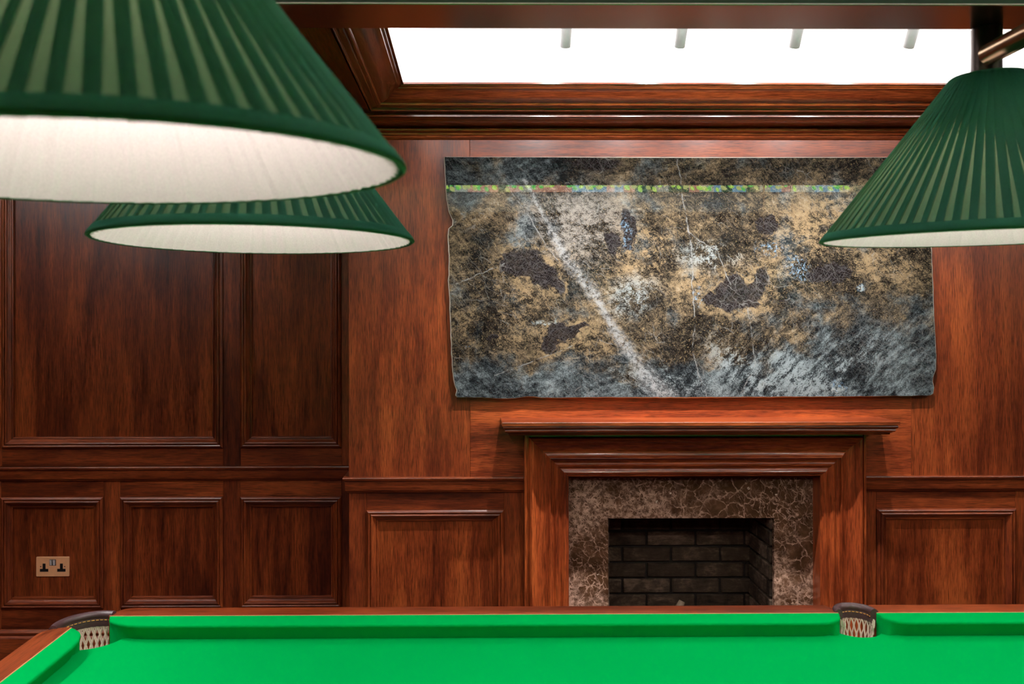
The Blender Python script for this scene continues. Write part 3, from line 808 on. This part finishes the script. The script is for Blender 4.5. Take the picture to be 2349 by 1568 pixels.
# ================================================================== SNOOKER TABLE
NX0, NX1, NY0, NY1 = -.860, 2.706, .141, 1.919       # cushion noses
CW = .050                                            # cushion width
WX0, WX1, WY0, WY1 = NX0 - CW, NX1 + CW, NY0 - CW, NY1 + CW
XM = .923
BED, TOP = .830, .873
RW = .066                                            # width of the wooden rail
table = empty('snooker_table', (XM, 1.03, 0))
tag(table, 'green baize snooker table with mahogany rails and leather pockets', 'snooker table')
# pockets: centre of the fall, radius, where the rails stop
POCK = [('c', WX0 + .010, WY1 - .009, .088), ('m', XM, WY1 + .016, .058), ('c', WX1 - .010, WY1 - .009, .088), ('c', WX1 - .010, WY0 + .009, .088), ('m', XM, WY0 - .016, .058), ('c', WX0 + .010, WY0 + .009, .088)]
# bed outline, walked clockwise seen from above
def arc(c, r, a0, a1, n): return [(c[0] + r * math.cos(R(a0 + (a1 - a0) * i / n)), c[1] + r * math.sin(R(a0 + (a1 - a0) * i / n))) for i in range(n + 1)]
def clip_arc(px, py, r, a0, a1, n=18):
    return [p for p in arc((px, py), r, a0, a1, n) if WX0 - 1e-6 <= p[0] <= WX1 + 1e-6 and WY0 - 1e-6 <= p[1] <= WY1 + 1e-6]
bo = []
bo += clip_arc(POCK[0][1], POCK[0][2], .088, 270 - 20, 360 + 10)
bo += clip_arc(XM, POCK[1][2], .058, 180, 360)
bo += clip_arc(POCK[2][1], POCK[2][2], .088, 170, 290)
bo += clip_arc(POCK[3][1], POCK[3][2], .088, 70, 190)
bo += clip_arc(XM, POCK[4][2], .058, 0, 180)
bo += clip_arc(POCK[5][1], POCK[5][2], .088, -10, 110)
nb = len(bo)
mesh('bed_cloth', [(x, y, BED) for x, y in bo] + [(x, y, BED - .004) for x, y in bo] + [(x, y, BED - .045) for x, y in bo],
     [list(range(nb))] + [[i, (i + 1) % nb, nb + (i + 1) % nb, nb + i] for i in range(nb)] + [[nb + i, nb + (i + 1) % nb, 2 * nb + (i + 1) % nb, 2 * nb + i] for i in range(nb)] + [[2 * nb + i for i in range(nb)]], M['baize'], table)

def cushion(a, b, nrm, ea, eb):
    """a, b: ends on the wood line; nrm: unit vector to the table's middle; ea, eb: length of the curved jaws"""
    a, b, nrm = Vector(a), Vector(b), Vector(nrm)
    L = (b - a).length; t = (b - a) / L
    st = sorted({0, L} | {ea * (1 - math.cos(R(i * 7.5))) for i in range(1, 13)} | {L - eb * (1 - math.cos(R(i * 7.5))) for i in range(1, 13)})
    rows = []
    for s_ in st:
        w_ = CW
        if s_ < ea: w_ = CW * math.sqrt(max(0, 1 - (1 - s_ / ea) ** 2))
        if s_ > L - eb: w_ = CW * math.sqrt(max(0, 1 - (1 - (L - s_) / eb) ** 2))
        w_ = max(w_, .003)
        jw_ = max(0.0, 1 - min(s_ / ea, (L - s_) / eb) / .45); jw_ = min(1.0, jw_ * 2.2)
        base = a + t * s_
        prof = [(0, .0425), (w_ * .75, .0405), (w_ - .0035, .0388), (w_ - .001, .0378), (w_, .0355), (w_ - .0004, .0325), (w_ - .002, .0300), (max(w_ - .012 + .010 * jw_, .0008), .010), (max(w_ - .017 + .014 * jw_, .0006), .0002 - .030 * jw_), (0, .0002 - .030 * jw_)]
        prof = [(max(d, 0), h) for d, h in prof]
        rows.append([(base.x + nrm.x * d, base.y + nrm.y * d, BED + h) for d, h in prof])
    loft('cushion', rows, M['baize'], table, True, True, 50)
CE, CN = .056, .073      # where the far rail and the end rail stop short of the corner
cushion((WX0 + CE, WY1, 0), (XM - .045, WY1, 0), (0, -1, 0), .105, .066)
cushion((XM + .045, WY1, 0), (WX1 - CE, WY1, 0), (0, -1, 0), .066, .105)
cushion((WX0 + CE, WY0, 0), (XM - .045, WY0, 0), (0, 1, 0), .105, .066)
cushion((XM + .045, WY0, 0), (WX1 - CE, WY0, 0), (0, 1, 0), .066, .105)
cushion((WX0, WY0 + CN, 0), (WX0, WY1 - CN, 0), (1, 0, 0), .105, .105)
cushion((WX1, WY0 + CN, 0), (WX1, WY1 - CN, 0), (-1, 0, 0), .105, .105)

def rail(a, b, nrm, ra, rb, mat):
    """wooden rail; nrm points outwards; ra, rb: rounding of the outer corner at each end"""
    a, b, nrm = Vector(a), Vector(b), Vector(nrm)
    L = (b - a).length; t = (b - a) / L
    st = sorted({0, L} | {ra * (1 - math.cos(R(i * 15))) for i in range(1, 7)} | {L - rb * (1 - math.cos(R(i * 15))) for i in range(1, 7)})
    rows = []
    for s_ in st:
        w_ = RW
        if ra and s_ < ra: w_ = RW * (.30 + .70 * math.sqrt(max(0, 1 - (1 - s_ / ra) ** 2)))
        if rb and s_ > L - rb: w_ = RW * (.30 + .70 * math.sqrt(max(0, 1 - (1 - (L - s_) / rb) ** 2)))
        base = a + t * s_
        prof = [(0.0002, -.05), (.0002, -.0002), (w_ - .014, 0), (w_ - .006, -.002), (w_ - .001, -.008), (w_, -.018), (w_, -.09), (w_ - .004, -.10), (w_ - .004, -.16), (.0002, -.16)]
        rows.append([(base.x + nrm.x * d, base.y + nrm.y * d, TOP + h) for d, h in prof])
    loft('rail', rows, M[mat], table, True, True, 30)
for yy, nn in ((WY1, (0, 1, 0)), (WY0, (0, -1, 0))):
    rail((WX0 + CE - .003, yy, 0), (XM - .046, yy, 0), nn, .035, .012, 'wood_rail_x')
    rail((XM + .046, yy, 0), (WX1 - CE + .003, yy, 0), nn, .012, .035, 'wood_rail_x')
for xx, nn in ((WX0, (-1, 0, 0)), (WX1, (1, 0, 0))):
    rail((xx, WY0 + CN, 0), (xx, WY1 - CN + .002, 0), nn, .035, .035, 'wood_rail_y')
# pale edging strips between cloth and wood
for yy in (WY1, WY0):
    for x0_, x1_ in ((WX0 + CE, XM - .046), (XM + .046, WX1 - CE)):
        box('edging_strip', x0_, x1_, yy - .0008, yy + .0012, TOP - .004, TOP + .0003, M['bronze'], table, 0)
for xx in (WX0, WX1):
    box('edging_strip', xx - .0012, xx + .0008, WY0 + CN, WY1 - CN, TOP - .004, TOP + .0003, M['bronze'], table, 0)

def pocket(c, r, a0, a1, name, ztop, squash=1.0):
    """c: centre of the rim arc; angles in degrees, the outside of the table in the middle"""
    pk = empty('pocket', (c[0], c[1], 0)); pk.parent = table; pk.matrix_parent_inverse = Matrix.Translation(-ROOT[table.name])
    n = 22
    P_ = lambda a, rr, z: (c[0] + rr * math.cos(R(a)), c[1] + rr * squash * math.sin(R(a)), z)
    angs = [a0 + (a1 - a0) * i / n for i in range(n + 1)]
    def part(o): return o
    tube('leather_rim', [P_(a, r, ztop - .008) for a in angs], .0095, M['leather'], pk, 12)
    # stitched skirt under the rim
    rows = []
    for a in angs:
        rows.append([P_(a, r - .006, ztop - .008), P_(a, r - .0085, ztop - .018), P_(a, r - .008, ztop - .032), P_(a, r - .005, ztop - .034), P_(a, r + .003, ztop - .032), P_(a, r + .006, ztop - .010)])
    loft('leather_skirt', rows, M['leather'], pk, True, True, 40)
    # stitches
    vs, fs = [], []
    m = int(abs(a1 - a0) / 360 * 2 * math.pi * r / .0105)
    for i in range(m):
        b0 = a0 + (a1 - a0) * (i + .12) / m; b1 = a0 + (a1 - a0) * (i + .85) / m
        zz = ztop - .0175
        for q, rr in ((0, 0),):
            base = len(vs)
            for bb in (b0, (b0 + b1) / 2, b1):
                k = .0006 if bb in (b0, b1) else .0014
                for dz, dr in ((.0008, 0), (0, -k), (-.0008, 0)):
                    vs.append(P_(bb, r - .0086 + dr, zz + dz))
            for s_ in range(2):
                for j in range(2):
                    i0 = base + s_ * 3 + j; fs.append([i0, i0 + 1, i0 + 4, i0 + 3])
    mesh('stitching', vs, fs, M['stitch'], pk)
    # knotted string net
    vs, fs = [], []
    def cordseg(p, q, rad):
        p, q = Vector(p), Vector(q); t = (q - p)
        if t.length < 1e-6: return
        t.normalize(); u = t.cross(Vector((.3, .2, .9))).normalized(); v2 = t.cross(u)
        b = len(vs); k = 5
        for e_ in (p, q):
            for j in range(k): vs.append(tuple(e_ + rad * (math.cos(2 * math.pi * j / k) * u + math.sin(2 * math.pi * j / k) * v2)))
        for j in range(k): fs.append([b + j, b + (j + 1) % k, b + k + (j + 1) % k, b + k + j])
    N = max(9, int(abs(a1 - a0 - 44) / 360 * 2 * math.pi * r / .0068))
    lev = [ztop - .030, ztop - .052, ztop - .072, ztop - .094, ztop - .118, ztop - .145]
    rads = [r - .004, r - .006, r - .010, r - .017, r - .026, r - .040]
    def node(i, l): 
        i = max(0, min(N, i))
        return P_(a0 + 22 + (a1 - a0 - 44) * i / N, rads[l], lev[l])
    for l in range(5):
        for i in range(N + 1):
            if (i + l) % 2 == 0:
                for di in (-1, 1):
                    if 0 <= i + di <= N:
                        for tw in (-.0011, .0011):
                            p_, q_ = Vector(node(i, l)), Vector(node(i + di, l + 1))
                            cordseg(p_ + Vector((tw, tw, 0)), q_ + Vector((tw, tw, 0)), .00135)
                # knot
                kx = Vector(node(i, l)); cordseg(kx + Vector((0, 0, .004)), kx - Vector((0, 0, .004)), .0028)
    for i in range(0, N + 1):
        cordseg(P_(a0 + 22 + (a1 - a0 - 44) * i / N, r - .003, ztop - .022), P_(a0 + 22 + (a1 - a0 - 44) * i / N, rads[0] , lev[0] - .008), .0018)
    mesh('net', vs, fs, M['cord'], pk, 60)
    ch = list(pk.children)
def fixed_adopt():
    pass
pocket_specs = [((WX0 + .040, WY1 - .064), .080, 192, 76, 0), ((XM, WY1 + .008), .043, 186, -6, 1), ((WX1 - .040, WY1 - .064), .080, 104, -12, 0),
                ((WX1 - .040, WY0 + .064), .080, 12, -104, 0), ((XM, WY0 - .008), .043, 6, -186, 1), ((WX0 + .040, WY0 + .064), .080, 284, 168, 0)]
for c, r, a0, a1, mid in pocket_specs:
    pocket(c, r, a0, a1, 'pocket', TOP + .006)
# frame below the bed, legs
box('slate_bed', WX0 + .10, WX1 - .10, WY0 + .10, WY1 - .10, BED - .045, BED - .0045, M['black'], table, 0)
for yy0, yy1 in ((WY0 + .005, WY0 + .055), (WY1 - .055, WY1 - .005)):
    box('side_apron', WX0 + .12, XM - .09, yy0, yy1, .56, BED - .046, M['wood_x'], table, .004)
    box('side_apron', XM + .09, WX1 - .12, yy0, yy1, .56, BED - .046, M['wood_x'], table, .004)
for xx0, xx1 in ((WX0 + .005, WX0 + .055), (WX1 - .055, WX1 - .005)):
    box('end_apron', xx0, xx1, WY0 + .12, WY1 - .12, .56, BED - .046, M['wood_y'], table, .004)
LEG = [(.0, 0), (.05, 0), (.055, .03), (.045, .06), (.06, .10), (.07, .20), (.085, .40), (.09, .48), (.075, .52), (.09, .55), (.09, .60), (0, .60)]
for lx in (WX0 + .20, WX0 + 1.25, WX1 - 1.25, WX1 - .20):
    for ly in (WY0 + .20, WY1 - .20):
        lathe('leg', LEG, (lx, ly, 0), M['wood_z'], table, 24)

# ================================================================== LAMPS OVER THE TABLE
LR, LT, LH = .250, .053, .258
lamp = empty('table_light', (XM, 1.04, LANT))
tag(lamp, 'bronze framed light fitting with pleated green cone shades over the snooker table', 'light fitting')
NP = 72
def shade_meshes():
    """unit meshes about the rim's centre; z = 0 at the rim"""
    def r_at(z): return LR + (LT - LR) * z / LH
    # base cloth cone
    n = NP * 2; vs, fs = [], []
    zs = [0, .02, .06, .12, .19, LH]
    for z in zs:
        for j in range(n):
            a = 2 * math.pi * j / n; vs.append((r_at(z) * math.cos(a), r_at(z) * math.sin(a), z))
    for i in range(len(zs) - 1):
        for j in range(n):
            fs.append([i * n + j, i * n + (j + 1) % n, (i + 1) * n + (j + 1) % n, (i + 1) * n + j])
    # folds: constant-width overlapping strips laid on the cone like shingles
    slope = math.atan2(LR - LT, LH)
    nrm_r, nrm_z = math.cos(slope), math.sin(slope)
    for k in range(NP):
        a0 = 2 * math.pi * k / NP
        jw = .0112 * random.uniform(.86, 1.14)
        zz = [.008, .03, .07, .11, .15, .20, LH - .002]
        b = len(vs)
        for z in zz:
            r = r_at(z)
            w_ = min(jw, 2 * math.pi * r / NP * 1.9)
            hw = w_ / 2 / r
            for da, off in ((-hw, .0004), (-hw * .2, .0022), (hw * .7, .0034), (hw, .0030), (hw * .9, .0012), (-hw * .2, .0008)):
                rr = r + off * nrm_r
                vs.append((rr * math.cos(a0 + da), rr * math.sin(a0 + da), z + off * nrm_z))
        for i in range(len(zz) - 1):
            for j in range(6):
                p, q = b + i * 6 + j, b + i * 6 + (j + 1) % 6
                fs.append([p, q, q + 6, p + 6])
    me = bpy.data.meshes.new('lamp_shade'); me.from_pydata(vs, [], fs); me.materials.append(M['shade_green'])
    me.polygons.foreach_set('use_smooth', [True] * len(me.polygons)); me.set_sharp_from_angle(angle=R(40)); me.update()
    # lining with soft gathers
    vs, fs = [], []
    n = NP * 6; zs = [-.0008, .03, .08, .14, .20, LH - .004]
    ph = [random.uniform(-.5, .5) for _ in range(NP)]; amp = [random.uniform(.45, 1.15) for _ in range(NP)]
    for z in zs:
        for j in range(n):
            k = j // 6; f_ = (j % 6) / 6
            a = 2 * math.pi * (j + .8 * ph[k] * math.sin(math.pi * f_)) / n
            rip = .0075 * (1 - f_) ** 1.3 * amp[k] + .0006
            r = max(r_at(z) - .0035 - rip * (r_at(z) / LR), .01)
            vs.append((r * math.cos(a), r * math.sin(a), z))
    for i in range(len(zs) - 1):
        for j in range(n):
            fs.append([i * n + j, i * n + (j + 1) % n, (i + 1) * n + (j + 1) % n, (i + 1) * n + j])
    li = bpy.data.meshes.new('lining'); li.from_pydata(vs, [], fs); li.materials.append(M['lining'])
    li.polygons.foreach_set('use_smooth', [True] * len(li.polygons)); li.update()
    # trims: rolled band at the rim, collar at the top
    def ringmesh(name, prof, n=96):
        vs, fs = [], []
        k = len(prof)
        for j in range(n):
            a = 2 * math.pi * j / n
            for r, z in prof: vs.append((r * math.cos(a), r * math.sin(a), z))
        for j in range(n):
            for i in range(k):
                fs.append([j * k + i, j * k + (i + 1) % k, ((j + 1) % n) * k + (i + 1) % k, ((j + 1) % n) * k + i])
        m = bpy.data.meshes.new(name); m.from_pydata(vs, [], fs); m.materials.append(M['shade_green'])
        m.polygons.foreach_set('use_smooth', [True] * len(m.polygons)); m.update(); return m
    ro = lambda z, o: (r_at(z) + o * nrm_r, z + o * nrm_z)
    rim = ringmesh('rim_band', [ro(-.0012, -.0015), ro(-.0014, .0030), ro(.001, .0040), ro(.0115, .0040), ro(.0125, .001), ro(.0008, .0002)])
    col = ringmesh('top_collar', [(LT + .004, LH - .008), (LT + .005, LH), (LT + .001, LH + .003), (LT - .004, LH + .002), (LT - .004, LH - .008)])
    return me, li, rim, col
SM = shade_meshes()
BAR_Z, BEAM_Z = CAM_Z + .426, CAM_Z + .475
def lampshade(x, y, h, tx, ty):
    """h: rim height above the camera; tx, ty: slopes of the rim along x and y"""
    o = bpy.data.objects.new('lamp_shade', SM[0]); C.objects.link(o)
    o.parent = lamp; o.matrix_parent_inverse = Matrix.Translation(-ROOT[lamp.name])
    nv = Vector((-tx, -ty, 1)).normalized()
    o.location = (x, y, CAM_Z + h); o.rotation_euler = nv.to_track_quat('Z', 'Y').to_euler()
    # keep the pleats' start angle independent of the tilt
    o.rotation_euler = (math.atan(ty), -math.atan(tx), random.uniform(0, 2 * math.pi / NP))
    for nm, me in (('lining', SM[1]), ('rim_band', SM[2]), ('top_collar', SM[3])):
        c = bpy.data.objects.new(nm, me); C.objects.link(c); c.parent = o
    z0 = CAM_Z + h
    lathe('bulb', [(0, .085), (.018, .088), (.030, .100), (.033, .118), (.028, .138), (.016, .155), (.014, .185), (0, .185)], (x, y, z0), M['bulb'], lamp, 20)
    top = BEAM_Z
    lathe('post', [(0, z0 + .183), (.0228, z0 + .183), (.0228, top - .0005), (0, top - .0005)], (x, y, 0), M['dark_metal'], lamp, 36)
    # shade carrier: three thin spokes
    light('lamp_beam', 'SPOT', (x, y, z0 + .075), DOWN_W, WARM, lamp, (x, y, 0), spot_size=R(145), spot_blend=.10, shadow_soft_size=.03)
    light('lamp_glow', 'POINT', (x, y, z0 + .070), BULB_W, WARM, lamp, shadow_soft_size=.03)
nbm = NT('frosted_bulb'); M['bulb'] = nbm.principled((.9, .86, .8), .5, emis=(1, .9, .78), emis_s=4.0)
cols = [(-.344, -.310), (.842, .842), (2.04, 2.04)]
for i, (xb, xf) in enumerate(cols):
    lampshade(xb, 1.343, .130 if i != 1 else .1345, 0 if i != 1 else .012, .003 if i != 1 else .032)
    lampshade(xf, .733, .131, .025 if i == 0 else 0, .039 if i == 0 else 0)
BY0, BY1 = 1.243, 1.3455
def beam(y0, y1):
    b = box('beam', -.62, 2.40, y0, y1, BEAM_Z + .0012, BEAM_Z + .055, M['beam_green'], lamp, .002)
    box('beam_soffit_plate', -.62, 2.40, y0 + .001, y1, BEAM_Z, BEAM_Z + .0012, M['plate'], b, 0)
    tube('beam_edge_bead', [(-.62, y0 + .0005, BEAM_Z + .001), (2.40, y0 + .0005, BEAM_Z + .0012)], .0015, M['plate'], b, 10)
beam(BY0, BY1)
beam(.733 - .0025 - .0, .733 + .1)
for xb, xf in cols:
    tube('cross_bar', [(xb - .012, 1.318, BAR_Z), (xf - .012, .745, BAR_Z)], .0172, M['brass'], lamp, 24)
for xx in (-.3, 2.1):
    for yy in (.783, 1.294):
        tube('hanger', [(xx, yy, BEAM_Z + .05), (xx, yy, LANT - .0005)], .008, M['brass'], lamp, 12)

# ================================================================== STAINED-GLASS FRIEZE in the lantern over the table
GY, GZ0, GZ1, GX0, GX1 = .004, CAM_Z + 1.040, CAM_Z + 1.130, -1.10, 3.07
band = empty('stained_glass_frieze', ((GX0 + GX1) / 2, 0, GZ0))
tag(band, 'lit stained-glass frieze of green leaves, mirrored as a band across the stone slab', 'stained glass')
def glass(name, col, s_):
    n = NT(name); p = n.pos(); v = n.noise(p, 45, 4, .6, 1.0)
    c = n.mix(v, tuple(x * .45 for x in col), col)
    return n.principled(c, .15, 0, emis=c, emis_s=s_)
GL = [glass('leaf_glass_lime', (.42, .75, .10), 20), glass('leaf_glass_green', (.10, .55, .08), 20), glass('leaf_glass_olive', (.55, .62, .20), 17)]
GB = [glass('pink_glass', (.75, .38, .26), 11), glass('sky_glass', (.22, .48, .66), 12), glass('pale_glass', (.55, .60, .50), 9), glass('dark_green_glass', (.03, .16, .07), 8)]
leafs = []
for m in GL:
    pr = [(0, 0), (.18, .30), (.42, .46), (.66, .38), (.86, .18), (1, 0), (.86, -.16), (.66, -.34), (.42, -.42), (.18, -.26)]
    me = bpy.data.meshes.new('leaf_pane')
    me.from_pydata([(x, -.0015, z * .7) for x, z in pr] + [(x, .0015, z * .7) for x, z in pr], [], [list(range(10))[::-1], [10 + i for i in range(10)]] + [[i, (i + 1) % 10, 10 + (i + 1) % 10, 10 + i] for i in range(10)])
    me.materials.append(m); leafs.append(me)
x = GX0
while x < GX1 - .01:
    w_ = min(random.uniform(.05, .12), GX1 - x)
    t_ = (x - GX0) / (GX1 - GX0)
    m = random.choice([GB[0], GB[0], GB[2], GB[3]]) if t_ < .42 else random.choice([GB[1], GB[1], GB[2], GB[3], GB[0]])
    box('glass_pane', x + .001, x + w_ - .001, GY - .002, GY + .002, GZ0, GZ1, m, band, 0)
    x += w_
x = GX0 + .01
while x < GX1 - .04:
    for side in (1, -1):
        if random.random() < .84:
            o = bpy.data.objects.new('leaf_pane', random.choice(leafs)); C.objects.link(o)
            s_ = random.uniform(.040, .060)
            o.location = (x + random.uniform(-.008, .008), GY + .004, (GZ0 + GZ1) / 2 + side * random.uniform(-.004, .010)); o.scale = (s_, 1, s_)
            o.rotation_euler = (0, random.uniform(-1.1, 1.1), 0)
            o.parent = band; o.matrix_parent_inverse = Matrix.Translation(-Vector(band.location))
    x += random.uniform(.040, .062)
for z0_, z1_ in ((GZ0 - .006, GZ0), (GZ1, GZ1 + .006)):
    box('band_frame', GX0 - .006, GX1 + .006, GY - .0035, GY + .006, z0_, z1_, M['dark_metal'], band, .001)
for m in GL + GB + [M['bulb']]:
    m.cycles.emission_sampling = 'NONE'      # dim glass and bulbs: seen, but the lamps inside light the room
